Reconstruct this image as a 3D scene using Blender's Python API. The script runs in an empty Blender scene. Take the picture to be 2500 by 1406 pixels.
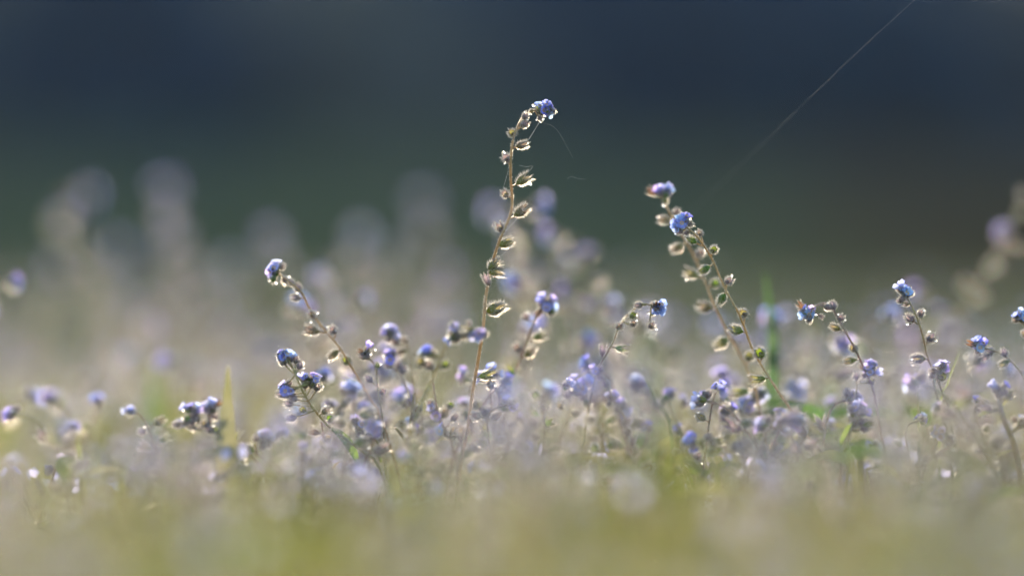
import bpy, math, random
import numpy as np
from mathutils import Vector, Matrix
random.seed(7); rng = np.random.default_rng(7)
R = math.radians
sc = bpy.context.scene
# ------------------------------------------------------------------ camera, sky, sun, exposure
D = 0.611                       # focus distance in metres: the frame is 22 cm wide there
ZC = 0.065                      # the lens is 6.5 cm above the ground
PX = 0.088e-3
cam = bpy.data.cameras.new('camera'); cam.lens = 100; cam.sensor_width = 36
cam.clip_start = 0.01; cam.clip_end = 2000
cam.dof.use_dof = True; cam.dof.focus_distance = D; cam.dof.aperture_fstop = 2.8
co = bpy.data.objects.new('camera', cam); sc.collection.objects.link(co)
co.location = (0, 0, ZC); co.rotation_euler = (R(90), 0, 0); sc.camera = co
SUN_EL, SUN_AZ = 16.5, -11.0    # behind the flowers, a little to one side
w = bpy.data.worlds.new('World'); sc.world = w; w.use_nodes = True
nt = w.node_tree; nt.nodes.clear()
sky = nt.nodes.new('ShaderNodeTexSky'); sky.sky_type = 'NISHITA'; sky.sun_disc = False
sky.sun_elevation = R(SUN_EL); sky.sun_rotation = R(SUN_AZ); sky.altitude = 300
bg = nt.nodes.new('ShaderNodeBackground'); bg.inputs[1].default_value = 0.15
wo = nt.nodes.new('ShaderNodeOutputWorld')
nt.links.new(sky.outputs[0], bg.inputs[0]); nt.links.new(bg.outputs[0], wo.inputs[0])
sl = bpy.data.lights.new('sun', 'SUN'); sl.energy = 5.0; sl.angle = R(0.5); sl.color = (1.0, 0.82, 0.58)
so = bpy.data.objects.new('sun', sl); sc.collection.objects.link(so)
sd = Vector((math.sin(R(SUN_AZ)) * math.cos(R(SUN_EL)), math.cos(R(SUN_AZ)) * math.cos(R(SUN_EL)), math.sin(R(SUN_EL))))
so.rotation_euler = (-sd).to_track_quat('-Z', 'Y').to_euler()
sc.view_settings.view_transform = 'Standard'; sc.view_settings.look = 'None'
sc.view_settings.exposure = 1.75; sc.view_settings.gamma = 1.0
sc.cycles.use_denoising = True
sc.cycles.max_bounces = 8; sc.cycles.transmission_bounces = 6; sc.cycles.sample_clamp_indirect = 30
sc.cycles.caustics_reflective = False; sc.cycles.caustics_refractive = False

def P(px, py, dy=0.0):
    Y = D + dy * 1e-3; k = PX * Y / D
    return Vector(((px - 1250) * k, Y, ZC - (py - 703) * k))

# ------------------------------------------------------------------ materials
def mat_new(name):
    m = bpy.data.materials.new(name); m.use_nodes = True; t = m.node_tree; t.nodes.clear()
    o = t.nodes.new('ShaderNodeOutputMaterial'); return m, t, o
def rgba(c): return (c[0], c[1], c[2], 1)
def thin(name, c1, c2=None, tr=0.5, rough=0.6, spec=0.3, grad=None, scale=400, rnd=0.0, tcol=None):
    """thin plant tissue: diffuse/gloss mixed with light passing through. c1..c2 by noise or, with grad, along the piece."""
    m, t, o = mat_new(name); n = t.nodes; l = t.links
    mix = n.new('ShaderNodeMix'); mix.data_type = 'RGBA'
    mix.inputs[6].default_value = rgba(c1); mix.inputs[7].default_value = rgba(c2 or c1)
    tc = n.new('ShaderNodeTexCoord')
    nz = n.new('ShaderNodeTexNoise'); nz.inputs['Scale'].default_value = scale
    l.new(tc.outputs['Object'], nz.inputs['Vector'])
    mr = n.new('ShaderNodeMapRange')
    if grad:
        sx = n.new('ShaderNodeSeparateXYZ'); l.new(tc.outputs['Object'], sx.inputs[0])
        ad = n.new('ShaderNodeMath'); ad.operation = 'MULTIPLY_ADD'; ad.inputs[1].default_value = grad * 0.5
        l.new(nz.outputs[0], ad.inputs[0]); l.new(sx.outputs[2], ad.inputs[2])
        l.new(ad.outputs[0], mr.inputs[0]); mr.inputs[1].default_value = grad * 0.4; mr.inputs[2].default_value = grad * 1.15
    else:
        l.new(nz.outputs[0], mr.inputs[0]); mr.inputs[1].default_value = 0.36; mr.inputs[2].default_value = 0.64
    l.new(mr.outputs[0], mix.inputs[0])
    col = mix.outputs[2]
    if rnd:
        oi = n.new('ShaderNodeObjectInfo'); hs = n.new('ShaderNodeHueSaturation')
        a = n.new('ShaderNodeMapRange'); a.inputs[3].default_value = 0.5 - rnd * 0.12; a.inputs[4].default_value = 0.5 + rnd * 0.12
        b = n.new('ShaderNodeMapRange'); b.inputs[3].default_value = 1 - rnd * 0.5; b.inputs[4].default_value = 1 + rnd * 0.3
        l.new(oi.outputs['Random'], a.inputs[0]); l.new(oi.outputs['Random'], b.inputs[0])
        l.new(a.outputs[0], hs.inputs['Hue']); l.new(b.outputs[0], hs.inputs['Saturation']); l.new(col, hs.inputs['Color']); col = hs.outputs[0]
    pb = n.new('ShaderNodeBsdfPrincipled'); pb.inputs['Roughness'].default_value = rough
    pb.inputs['Specular IOR Level'].default_value = spec; l.new(col, pb.inputs['Base Color'])
    tb = n.new('ShaderNodeBsdfTranslucent')
    if tcol: tb.inputs[0].default_value = rgba(tcol)
    else: l.new(col, tb.inputs[0])
    ms = n.new('ShaderNodeMixShader'); ms.inputs[0].default_value = tr
    l.new(pb.outputs[0], ms.inputs[1]); l.new(tb.outputs[0], ms.inputs[2]); l.new(ms.outputs[0], o.inputs[0])
    return m
M_STEM = thin('stem_tan', (0.52, 0.37, 0.19), (0.40, 0.30, 0.14), tr=0.4, rough=0.45, scale=900, rnd=0.1)
M_STEMG = thin('stem_green', (0.30, 0.27, 0.15), (0.36, 0.25, 0.18), tr=0.4, rough=0.45, scale=900, rnd=0.4)
def mk_hair():
    """clear fine hairs: they scatter the sun forward, and so shine against the light."""
    m, t, o = mat_new('white_hairs'); n = t.nodes; l = t.links
    d = n.new('ShaderNodeBsdfDiffuse'); d.inputs[0].default_value = (.93, .9, .86, 1); tb = n.new('ShaderNodeBsdfTranslucent'); tb.inputs[0].default_value = (.93, .9, .86, 1)
    rf = n.new('ShaderNodeBsdfRefraction'); rf.inputs['Color'].default_value = (.98, .96, .93, 1); rf.inputs['Roughness'].default_value = .45; rf.inputs['IOR'].default_value = 1.12
    a = n.new('ShaderNodeMixShader'); a.inputs[0].default_value = .6; l.new(d.outputs[0], a.inputs[1]); l.new(tb.outputs[0], a.inputs[2])
    b = n.new('ShaderNodeMixShader'); b.inputs[0].default_value = .6; l.new(a.outputs[0], b.inputs[1]); l.new(rf.outputs[0], b.inputs[2]); l.new(b.outputs[0], o.inputs[0])
    return m
M_HAIR = mk_hair()
M_CAL = thin('sepal_green_purple', (0.24, 0.28, 0.03), (0.24, 0.20, 0.10), tr=0.55, rough=0.5, grad=0.0026, rnd=0.6)
M_CALP = thin('sepal_mauve', (0.27, 0.20, 0.15), (0.30, 0.23, 0.27), tr=0.5, rough=0.5, grad=0.002, rnd=0.5)
M_PET = thin('petal_blue', (0.28, 0.38, 0.82), (0.37, 0.44, 0.84), tr=0.5, spec=.05, rough=0.8, scale=700, rnd=0.3)
M_PETL = thin('petal_lilac', (0.44, 0.44, 0.80), (0.53, 0.49, 0.79), tr=0.5, spec=.05, rough=0.8, scale=700, rnd=0.4)
M_CALW = thin('sepal_tan', (0.28, 0.24, 0.23), (0.28, 0.23, 0.30), tr=0.45, scale=90)
M_PETW = thin('petal_pale', (0.37, 0.33, 0.46), (0.44, 0.40, 0.58), tr=0.5, scale=90)
M_DRYG = thin('dry_grass', (.20, .175, .075), (.18, .16, .06), tr=.45, scale=60)
M_EYE = thin('flower_eye_yellow', (0.75, 0.42, 0.05), (0.8, 0.6, 0.3), tr=0.3)
M_DRY = thin('withered_brown', (0.20, 0.10, 0.05), (0.26, 0.14, 0.06), tr=0.4, scale=900)
M_LEAF = thin('leaf_grey_green', (0.17, 0.20, 0.04), (0.23, 0.23, 0.06), tr=0.55, rough=0.5, rnd=0.5)
M_GLEAF = thin('leaf_fresh_green', (0.13, 0.19, 0.02), (0.20, 0.23, 0.02), tr=0.5, spec=0.1, rough=0.8, scale=200, rnd=0.5)
M_GRASS = thin('grass_blade', (0.08, 0.12, 0.04), (0.12, 0.14, 0.05), tr=0.4, rough=0.4, scale=80, rnd=0.4)
M_BLADE = thin('dull_blade', (.15, .15, .07), (.19, .18, .09), tr=.4, scale=250)
M_GRASSF = thin('sunlit_turf', (.120, .165, .010), (.185, .19, .012), tr=.55, scale=60)  # near grass, with the gold of backlight put into its colour
M_FARG = thin('far_grass', (.045, .075, .028), (.065, .090, .034), tr=.3, spec=.1, rough=.8, scale=20)  # darker copy of the near grass, dusk of the far field in its colour
M_FARD = thin('far_dry_grass', (.080, .080, .04), (.07, .072, .036), tr=.3, spec=.1, rough=.8, scale=20)  # dry blades darkened the same way, shade put into the colour
M_TALL = thin('tall_blade', (.05, .10, .035), (.065, .115, .04), tr=.4, spec=.1, scale=120)
M_SILK = thin('spider_silk', (0.9, 0.9, 0.9), tr=0.5, rough=0.25, spec=0.8)
def mk_drop():
    m, t, o = mat_new('dew'); pb = t.nodes.new('ShaderNodeBsdfPrincipled')
    pb.inputs['Base Color'].default_value = (1, 0.98, 0.95, 1); pb.inputs['Roughness'].default_value = 0.13
    pb.inputs['Transmission Weight'].default_value = 1.0; pb.inputs['IOR'].default_value = 1.33
    t.links.new(pb.outputs[0], o.inputs[0]); return m
M_DROP = mk_drop()

# ------------------------------------------------------------------ mesh helpers
class MB:
    def __init__(s): s.v = []; s.f = []; s.m = []
    def face(s, idx, m): s.f.append(idx); s.m.append(m)
    def tube(s, pts, rad, seg, m, cap=True):
        n = len(pts); rings = []
        up = Vector((0.13, 0.21, 0.97))
        for i, p in enumerate(pts):
            t = (pts[min(i + 1, n - 1)] - pts[max(i - 1, 0)]).normalized()
            if abs(t.dot(up)) > 0.98: a = t.cross(Vector((1, 0.2, 0))).normalized()
            else: a = t.cross(up).normalized()
            b = t.cross(a)
            r = rad[i] if hasattr(rad, '__len__') else rad
            k = len(s.v); rings.append(k)
            for j in range(seg):
                g = 2 * math.pi * j / seg
                s.v.append(p + (a * math.cos(g) + b * math.sin(g)) * r)
        for i in range(n - 1):
            for j in range(seg):
                j2 = (j + 1) % seg
                s.face((rings[i] + j, rings[i] + j2, rings[i + 1] + j2, rings[i + 1] + j), m)
        if cap:
            s.face(tuple(rings[0] + j for j in range(seg))[::-1], m); s.face(tuple(rings[-1] + j for j in range(seg)), m)
    def spike(s, p, d, ln, r, m, bend=None):
        d = d.normalized(); a = d.orthogonal().normalized(); b = d.cross(a); k = len(s.v)
        for g in (0, 2.09, 4.19): s.v.append(p + (a * math.cos(g) + b * math.sin(g)) * r)
        s.v.append(p + d * ln + (bend or Vector((0, 0, 0))))
        for j in range(3): s.face((k + j, k + (j + 1) % 3, k + 3), m)
    def ball(s, c, r, m, nu=8, nv=5, sq=None):
        k = len(s.v); sx = sq or (1, 1, 1)
        for i in range(nv + 1):
            th = math.pi * i / nv
            for j in range(nu):
                ph = 2 * math.pi * j / nu
                s.v.append(c + Vector((math.sin(th) * math.cos(ph) * sx[0], math.sin(th) * math.sin(ph) * sx[1], math.cos(th) * sx[2])) * r)
        for i in range(nv):
            for j in range(nu):
                j2 = (j + 1) % nu
                s.face((k + i * nu + j, k + (i + 1) * nu + j, k + (i + 1) * nu + j2, k + i * nu + j2), m)
    def mesh(s, name, mats):
        me = bpy.data.meshes.new(name)
        me.from_pydata([tuple(x) for x in s.v], [], s.f); me.polygons.foreach_set('material_index', s.m)
        me.polygons.foreach_set('use_smooth', [True] * len(s.f))
        for x in mats: me.materials.append(x)
        me.update(); return me
def link(o): sc.collection.objects.link(o); return o
def rdir():
    v = Vector(rng.normal(size=3)); return v.normalized()
def U(a, b): return random.uniform(a, b)
mm = 1e-3

# ------------------------------------------------------------------ flower pieces (shared meshes)
def calyx_mesh(L, Rr, tip, t0, nh, mats, drops=0, hl=(0.45, 1.0), seeds=True, hr=0.034):
    """five sepals fused into a cup, hairy outside; axis +Z from the base."""
    b = MB(); nu, nv = 9, 4
    def pt(k, u, v, out=0.0):
        wd = 1.0 if u < t0 else max(0.03, 1 - ((u - t0) / (1 - t0)) ** 1.25)
        g = 2 * math.pi * k / 5 + v * R(37) * wd
        r = Rr * (0.12 + 0.88 * math.sin(min(1, u / 0.42) * math.pi / 2)) if u < 0.42 else Rr * (1 + (tip[k] - 1) * ((u - 0.42) / 0.58) ** 1.4)
        r = r + out
        return Vector((r * math.cos(g), r * math.sin(g), L * u))
    tp = tip; tip = [tp * U(0.75, 1.3) for _ in range(5)]
    for k in range(5):
        o = len(b.v)
        for i in range(nu):
            for j in range(nv + 1): b.v.append(pt(k, i / (nu - 1), -1 + 2 * j / nv))
        for i in range(nu - 1):
            for j in range(nv): b.face((o + i * (nv + 1) + j, o + i * (nv + 1) + j + 1, o + (i + 1) * (nv + 1) + j + 1, o + (i + 1) * (nv + 1) + j), 0)
    if seeds:
        b.ball(Vector((0, 0, L * 0.34)), Rr * 0.5, 3, 8, 6, (1, 1, 1.15))
    for _ in range(int(nh * 2.2)):
        k = random.randrange(5); u = random.random() ** 0.8; v = U(-1, 1)
        p = pt(k, u, v); nrm = Vector((p.x, p.y, 0)).normalized()
        d = nrm * U(0.6, 1.1) + Vector((0, 0, U(0.1, 1.0) * (0.4 + u))) + rdir() * 0.3
        b.spike(p, d, U(*hl) * mm, hr * mm, 1, Vector((0, 0, U(-.12, .1) * mm)))
    for _ in range(drops):
        p = pt(random.randrange(5), U(0.3, 1), U(-1, 1), U(0.35, 0.9) * mm); b.ball(p, U(0.2, 0.42) * mm, 2, 14, 9)
    return b.mesh('calyx', mats)
CM = [M_CAL, M_HAIR, M_DROP, M_STEMG]; CP = [M_CALP, M_HAIR, M_DROP, M_STEMG]; CD = [M_DRY, M_HAIR, M_DROP, M_STEM]
CAL = {
 'p': [calyx_mesh(U(3.0,3.5)*mm, U(.9,1.1)*mm, tp, U(.38,.55), 210, CM, dr) for tp, dr in ((.35,0),(.4,0),(.5,2),(.7,0),(.45,0),(.9,1),(.4,3))],
 'c': [calyx_mesh(2.9*mm, 1.0*mm, 0.35, 0.55, 200, CP) for _ in range(3)] + [calyx_mesh(2.9*mm, 1.0*mm, 0.4, 0.55, 180, CP, dr) for dr in (2, 4)],
 'r': [calyx_mesh(2.7*mm, 1.0*mm, 0.55, 0.55, 220, CM) for _ in range(3)] + [calyx_mesh(2.6*mm, U(.9,1.05)*mm, tp, U(.4,.6), 200, CP, dr) for tp, dr in ((.5,2),(.7,0),(.6,4))],
 'o': [calyx_mesh(3.6*mm, 0.85*mm, 1.5, 0.34, 170, CM, 0, (0.4, 1.0), False) for _ in range(2)] + [calyx_mesh(3.6*mm, 0.8*mm, 1.3, 0.34, 170, CP, 0, (0.4, 1.0), False)],
 'k': [calyx_mesh(1.9*mm, 0.62*mm, 1.0, 0.45, 110, CP, 0, (0.32, 0.7), False) for _ in range(3)] + [calyx_mesh(1.9*mm, 0.62*mm, 1.0, 0.45, 90, CM, dr, (0.32, 0.7), False) for dr in (1, 3)],
 'b': [calyx_mesh(1.6*mm, 0.62*mm, 0.25, 0.6, 110, CP, 0, (0.25, 0.5), False) for _ in range(2)] + [calyx_mesh(1.5*mm, 0.6*mm, 0.2, 0.6, 90, CM, 1, (0.25, 0.5), False)],
 'd': [calyx_mesh(2.4*mm, 0.6*mm, 1.1, 0.4, 60, CD, 0, (0.25, 0.5), False)],
}
def flower_mesh(pm, cup, rad=1.3, fold=0.0, drops=0):
    b = MB(); n, q = 5, 5
    for k in range(5):
        o = len(b.v); g0 = 2 * math.pi * k / 5 + U(-.08, .08); lift = cup + U(-.15, .15); rr = rad * U(0.9, 1.08)
        for i in range(n + 1):
            u = i / n; r = (0.25 + (rr - 0.25) * u)
            wd = (0.24 + 0.52 * math.sin(min(1, u * 1.25) * math.pi / 2)) * (1.0 if u < 0.75 else math.sqrt(max(0.0, 1 - ((u - 0.75) / 0.25) ** 2 * 0.92)))
            for j in range(q + 1):
                v = -1 + 2 * j / q
                x = r * (1 - 0.12 * v * v * u); y = v * wd * 0.88 * rr / 1.3
                z = lift * u * u * 0.9 + 0.10 * v * v * u - 0.08 * u * math.cos(3 * v) - fold * u * abs(v) * .4
                b.v.append(Vector((x * math.cos(g0) - y * math.sin(g0), x * math.sin(g0) + y * math.cos(g0), z + 0.02 * k * u)) * mm)
        for i in range(n):
            for j in range(q): b.face((o + i * (q + 1) + j, o + (i + 1) * (q + 1) + j, o + (i + 1) * (q + 1) + j + 1, o + i * (q + 1) + j + 1), 0)
    b.tube([Vector((0, 0, -1.5 * mm)), Vector((0, 0, -0.6 * mm)), Vector((0, 0, 0.02 * mm))], [0.28*mm, 0.33*mm, 0.30*mm], 8, 0)
    for _ in range(drops):
        g = U(0, 6.28); r = U(.4, 1.2); b.ball(Vector((r * math.cos(g), r * math.sin(g), .12 + cup * .5)) * mm, U(.08, .15) * mm, 1, 8, 5)
    return b.mesh('flower', [pm, M_DROP])
FLO = {'f': [flower_mesh(M_PET, c, r, 0, d) for c, r, d in ((0.15, 1.35, 0), (0.35, 1.3, 1), (0.6, 1.2, 0), (0.9, 1.1, 0))],
       'l': [flower_mesh(M_PETL, c, r, 0, d) for c, r, d in ((0.3, 1.3, 0), (0.6, 1.25, 2), (1.0, 1.1, 0), (1.3, 1.0, 0))]}
def eye_mesh():
    b = MB(); n = 10; pts = []
    for i in range(n):
        g = 2 * math.pi * i / n
        for j in range(5):
            h = 2 * math.pi * j / 5; r = 0.32 + 0.11 * math.cos(h) + (0.03 if i % 2 else 0)
            b.v.append(Vector((r * math.cos(g), r * math.sin(g), 0.08 + 0.08 * math.sin(h))) * mm)
    for i in range(n):
        for j in range(5):
            i2, j2 = (i + 1) % n, (j + 1) % 5; b.face((i * 5 + j, i2 * 5 + j, i2 * 5 + j2, i * 5 + j2), 0)
    return b.mesh('flower_eye', [M_EYE])
EYE = eye_mesh()
def leaf_mesh(L, W, curl, nh, lm=None, drops=0, tooth=0.0):
    b = MB(); nu, nv = 12, 4; P_ = {}
    for i in range(nu + 1):
        u = i / nu; wd = W * (math.sin(math.pi * min(1, 0.08 + u * 0.92)) ** 0.75) * (1 + tooth * (i % 2))
        a = curl * u
        for j in range(nv + 1):
            v = -1 + 2 * j / nv
            b.v.append(Vector((v * wd / 2, -L * (1 - math.cos(a)) / max(curl, 1e-3) + abs(v) * wd * 0.22, L * math.sin(a) / max(abs(curl), 1e-3))))
    for i in range(nu):
        for j in range(nv): b.face((i * 5 + j, i * 5 + j + 1, (i + 1) * 5 + j + 1, (i + 1) * 5 + j), 0)
    nb = len(b.v)
    for _ in range(nh):
        i = random.randrange(nb) if random.random() < .4 else random.randrange(nu + 1) * 5 + random.choice((0, 4))
        p = b.v[i]; b.spike(p, Vector((p.x * 400, U(-1, 1), U(0, 1))) + rdir() * .5, U(.4, .9) * mm, .03 * mm, 1)
    for _ in range(drops): b.ball(b.v[random.randrange(nb)] + rdir() * .1 * mm, U(.06, .12) * mm, 2, 10, 6)
    return b.mesh('leaf', [lm or M_LEAF, M_HAIR, M_DROP])
LEAF = [leaf_mesh(12*mm, 3.0*mm, 0.5, 220, None, 2), leaf_mesh(10*mm, 2.6*mm, 0.9, 200), leaf_mesh(13*mm, 3.4*mm, 0.3, 240, None, 5)]
GLEAF = [leaf_mesh(13*mm, 8*mm, 0.7, 0, M_GLEAF, 3), leaf_mesh(11*mm, 6.5*mm, 1.1, 0, M_GLEAF, 2), leaf_mesh(15*mm, 7*mm, 0.4, 20, M_GLEAF, 4)]

# ------------------------------------------------------------------ plants
def orient(d, roll=0.0):
    d = d.normalized(); return d.to_track_quat('Z', 'Y').to_matrix().to_4x4() @ Matrix.Rotation(roll, 4, 'Z')
def part(name, me, root, pos, d=None, roll=0.0, s=1.0, parent=None):
    o = bpy.data.objects.new(name, me); link(o); o.parent = parent or root
    o.matrix_local = Matrix.Translation(pos - root.location) @ (orient(d, roll) if d else Matrix.Identity(4)) @ Matrix.Scale(s, 4)
    return o
def spline(pts, step):
    out = []; n = len(pts)
    for i in range(n - 1):
        p0, p1, p2, p3 = pts[max(i - 1, 0)], pts[i], pts[i + 1], pts[min(i + 2, n - 1)]
        m = max(2, int((p2 - p1).length / step))
        for j in range(m):
            t = j / m; t2 = t * t; t3 = t2 * t
            out.append(0.5 * ((2 * p1) + (p2 - p0) * t + (2 * p0 - 5 * p1 + 4 * p2 - p3) * t2 + (3 * p1 - p0 - 3 * p2 + p3) * t3))
    out.append(pts[-1]); return out
def new_root(name, loc, label, cat, group=None):
    r = bpy.data.objects.new(name, None); link(r); r.location = loc; r.empty_display_size = 0.005
    r['label'] = label; r['category'] = cat
    if group: r['group'] = group
    return r
def put_flower(root, pos, nrm, kind='f', s=1.0, cal=True):
    f = part('flower', random.choice(FLO[kind]), root, pos, nrm, U(0, 6), s)
    e = bpy.data.objects.new('flower_eye', EYE); link(e); e.parent = f
    if cal: part('calyx', random.choice(CAL['k']), root, pos - nrm * 1.75 * mm * s, nrm, U(0, 6), s)
def put_head(root, sb, c, ax, n, kind, s=1.0, dry=0, buds=3, attach=None):
    """a curled cyme: open flowers, their calyces, buds at the tip, each on a short stalk."""
    ax = ax.normalized(); a0 = attach if attach is not None else c - ax * 1.5 * mm
    for i in range(n):
        nrm = (ax * 0.75 + rdir() * 0.95 + Vector((0, -0.35, 0.12))).normalized()
        pos = c + nrm * 1.55 * mm * s + rdir() * 0.45 * mm
        put_flower(root, pos, nrm, kind if random.random() < .8 else ('l' if kind == 'f' else 'f'), s * U(.85, 1.05))
        sb.tube([a0, pos - nrm * 1.7 * mm * s], 0.14 * mm, 5, 0)
    for i in range(buds + dry):
        d = (rdir() + ax * 0.1 + Vector((0, -0.1, -0.25))).normalized()
        pos = c + d * U(0.5, 1.2) * mm * s
        part('calyx' if i >= buds else 'bud', random.choice(CAL['d' if i >= buds else 'b']), root, pos, d, U(0, 6), s * U(.9, 1.2)); sb.tube([a0, pos], 0.13 * mm, 5, 0)
def nearest(path, p, low):
    best = min(range(len(path)), key=lambda i: (path[i] - p).length); q = path[best]
    for i in range(len(path)):            # a little lower along the stem, where the stalk leaves it
        if path[i].z < q.z and (path[i] - q).length > low and (path[i] - q).length < low * 2.2: return path[i]
    return q
def stem_build(sb, path, r0, r1, hairs, mi=0, hl=(0.25, 0.55)):
    n = len(path); sb.tube(path, [r1 + (r0 - r1) * (1 - i / n) ** 1.0 * 1.0 if False else r0 + (r1 - r0) * i / n for i in range(n)], 8, mi)
    ln = sum((path[i + 1] - path[i]).length for i in range(n - 1))
    for _ in range(int(ln / mm * hairs)):
        i = random.randrange(n - 1); t = (path[i + 1] - path[i]).normalized(); f = random.random()
        d = rdir(); d = (d - t * d.dot(t)).normalized(); r = r0 + (r1 - r0) * i / n
        sb.spike(path[i].lerp(path[i + 1], f) + d * r * .9, d * 0.8 - t * U(0.1, 0.9), U(*hl) * mm, 0.026 * mm, 1)
def nums(s): return [tuple(float(a) for a in x.split(',')) for x in s.split()]
GRP = 'blue forget-me-nots growing in the meadow'
def hero(label, dy, stem, cal='', heads='', extra='', leaves='', tan=False, thick=0.30, group=GRP):
    """stem, pods and heads in photo pixels, set at their own depth (mm behind the focal plane)."""
    sp = nums(stem); pts = []
    for i, q in enumerate(sp): pts.append(P(q[0], q[1], dy + 2.5 * math.sin(i * 1.1 + dy)))
    last, prev = pts[-1], pts[-2]
    dv = (last - prev); lean = max(-0.6, min(0.6, dv.x / max(1e-6, -dv.z)))
    g = Vector((last.x + lean * last.z * 0.5, last.y + U(-2, 2) * mm, -0.001)); pts.append((last + g) / 2 + Vector((lean * 1 * mm, 0, 0))); pts.append(g)
    path = spline(pts, 1.2 * mm)
    root = new_root('forget_me_not', g, label, 'flower', group)
    sb = MB()
    stem_build(sb, path, thick * 0.62 * mm, thick * 1.25 * mm, 9, 0, (.3, .65))
    for t in cal.split():
        x, y, ty = t.split(',')[:3]; sc_ = float(t.split(',')[3]) if t.count(',') > 2 else 1.0
        sc_ *= max(.72, min(1.0, .72 + .29 * (float(y) - sp[0][1]) / 300)) * U(.92, 1.08); ty = 'o' if ty == 'p' and random.random() < .14 else ty
        c = P(float(x), float(y), dy + U(-.6, .6)); q = nearest(path, c, 0.8 * mm); side = 1 if c.x > q.x else -1
        me = random.choice(CAL[ty]); L = {'p': 3.2, 'c': 2.9, 'r': 2.7, 'o': 3.6, 'k': 1.9, 'b': 1.6, 'd': 2.4}[ty] * mm * sc_
        if ty == 'r': d = Vector((0.35 * side + U(-.15, .15), -0.8, 0.45 + U(-.2, .2))).normalized()
        else:
            d = (c - q); d.y = 0; d = (d.normalized() + Vector((0, U(-.25, .15), 0.12))).normalized()
        base = c - d * L * 0.48
        part('calyx', me, root, base, d, U(0, 6), sc_)
        sb.tube(spline([q, q.lerp(base, 0.5) + Vector((0, 0, -0.15 * mm)), base + d * 0.15 * mm], 0.5 * mm), 0.16 * mm, 6, 0)
    for t in heads.split():
        a = t.split(','); x, y, n, ang = (float(v) for v in a[:4]); kd = a[4] if len(a) > 4 else 'f'; dry = int(a[5]) if len(a) > 5 else 0; s = float(a[6]) if len(a) > 6 else 1.02
        c = P(x, y, dy); put_head(root, sb, c, Vector((math.cos(R(ang)), -0.35, math.sin(R(ang)))), int(n), kd, s, dry, 3, nearest(path, c, 0.3 * mm))
    for t in extra.split():                        # single flowers: x,y,angle,kind
        a = t.split(','); x, y, ang = (float(v) for v in a[:3]); nrm = Vector((math.cos(R(ang)), float(a[4]) if len(a) > 4 else -0.5, math.sin(R(ang)))).normalized()
        c = P(x, y, dy); put_flower(root, c, nrm, a[3]); sb.tube([c - nrm * 1.7 * mm, nearest(path, c, .5 * mm)], 0.14 * mm, 5, 0)
    for t in leaves.split():                       # x0,y0 -> x1,y1, width factor
        a = [float(v) for v in t.split(',')]; p0, p1 = P(a[0], a[1], dy), P(a[2], a[3], dy - 1.5)
        part('leaf', random.choice(LEAF), root, p0, p1 - p0, U(-.6, .6) + (a[5] if len(a) > 5 else 0), (p1 - p0).length / (11.5 * mm))
    stem_o = part('stem', sb.mesh('stem', [M_STEM if tan else M_STEMG, M_HAIR]), root, root.location)
    stem_o.data.transform(Matrix.Translation(-root.location))
    return root

hero('tallest forget-me-not in sharp focus, thin tan stem with green seed pods along it', 0,
  '1312,268 1296,272 1276,288 1262,315 1252,345 1247,390 1247,440 1250,480 1249,510 1238,545 1222,580 1210,615 1200,650 1192,690 1186,725 1183,760 1179,805 1172,850 1164,900 1155,950 1148,1000 1140,1060 1126,1120',
  '1280,304,c 1251,326,r 1272,355,p 1237,387,r,1.05 1275,440,p,1.15 1234,474,r 1270,517,p,1.1 1222,556,r 1232,594,p 1205,646,p 1210,664,o 1189,684,o,.8 1208,754,p,1.25 1190,915,o,1.1 1282,284,c,.9 1318,289,c,.7 1297,272,b,1.2',
  '1326,268,5,35,f', '1318,258,80,f,-.6 1331,274,10,f,-.7', tan=True, thick=0.38)
hero('tall leaning forget-me-not with a blue open flower, crossing in front of its twin', 3,
  '1668,552 1686,562 1706,582 1725,610 1742,640 1757,675 1773,710 1790,740 1806,770 1821,810 1836,850 1855,885 1877,920 1902,958 1926,992 1946,1022 1966,1060 2000,1105',
  '1690,587,p,1.1 1708,570,r 1742,610,r 1720,658,p,1.1 1779,686,r 1762,730,p,1.1 1815,766,r 1797,805,p,1.1 1856,862,r 1851,926,p 1953,1022,r 1957,1052,c 1676,568,c,.8 1660,566,c,.8',
  '1664,546,4,120,f', '1668,548,240,f,-1.2 1676,527,75,f,-.4 1648,546,180,f,-.4', tan=True, thick=0.30)
hero('slightly soft leaning forget-me-not with a lilac head behind its sharper twin', 16,
  '1620,490 1634,518 1652,552 1675,590 1695,627 1712,665 1726,700 1741,740 1760,780 1781,820 1804,860 1824,900 1836,935 1850,975',
  '1622,537,p,1.1 1651,518,r 1654,605,p,1.15 1709,619,r 1690,669,p,1.15 1744,692,r 1722,750,p,1.2 1762,836,p,1.1 1829,870,r 1809,957,o',
  '1617,478,5,100,l,1', '1634,462,60,f,-.5', tan=True)
hero('forget-me-not leaning over to one side with lilac head and tan curved stem', 9,
  '682,668 700,683 722,700 737,716 755,752 782,792 806,820 830,850 852,885 868,912 884,938 906,976 934,1030',
  '696,684,c 711,690,c,.9 728,703,c 722,727,c 762,768,r 764,806,p,1.1 814,806,r 815,864,p 846,880,r 856,936,p',
  '674,662,4,140,l', '672,650,110,l,-.3 662,668,170,l', tan=True)
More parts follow.
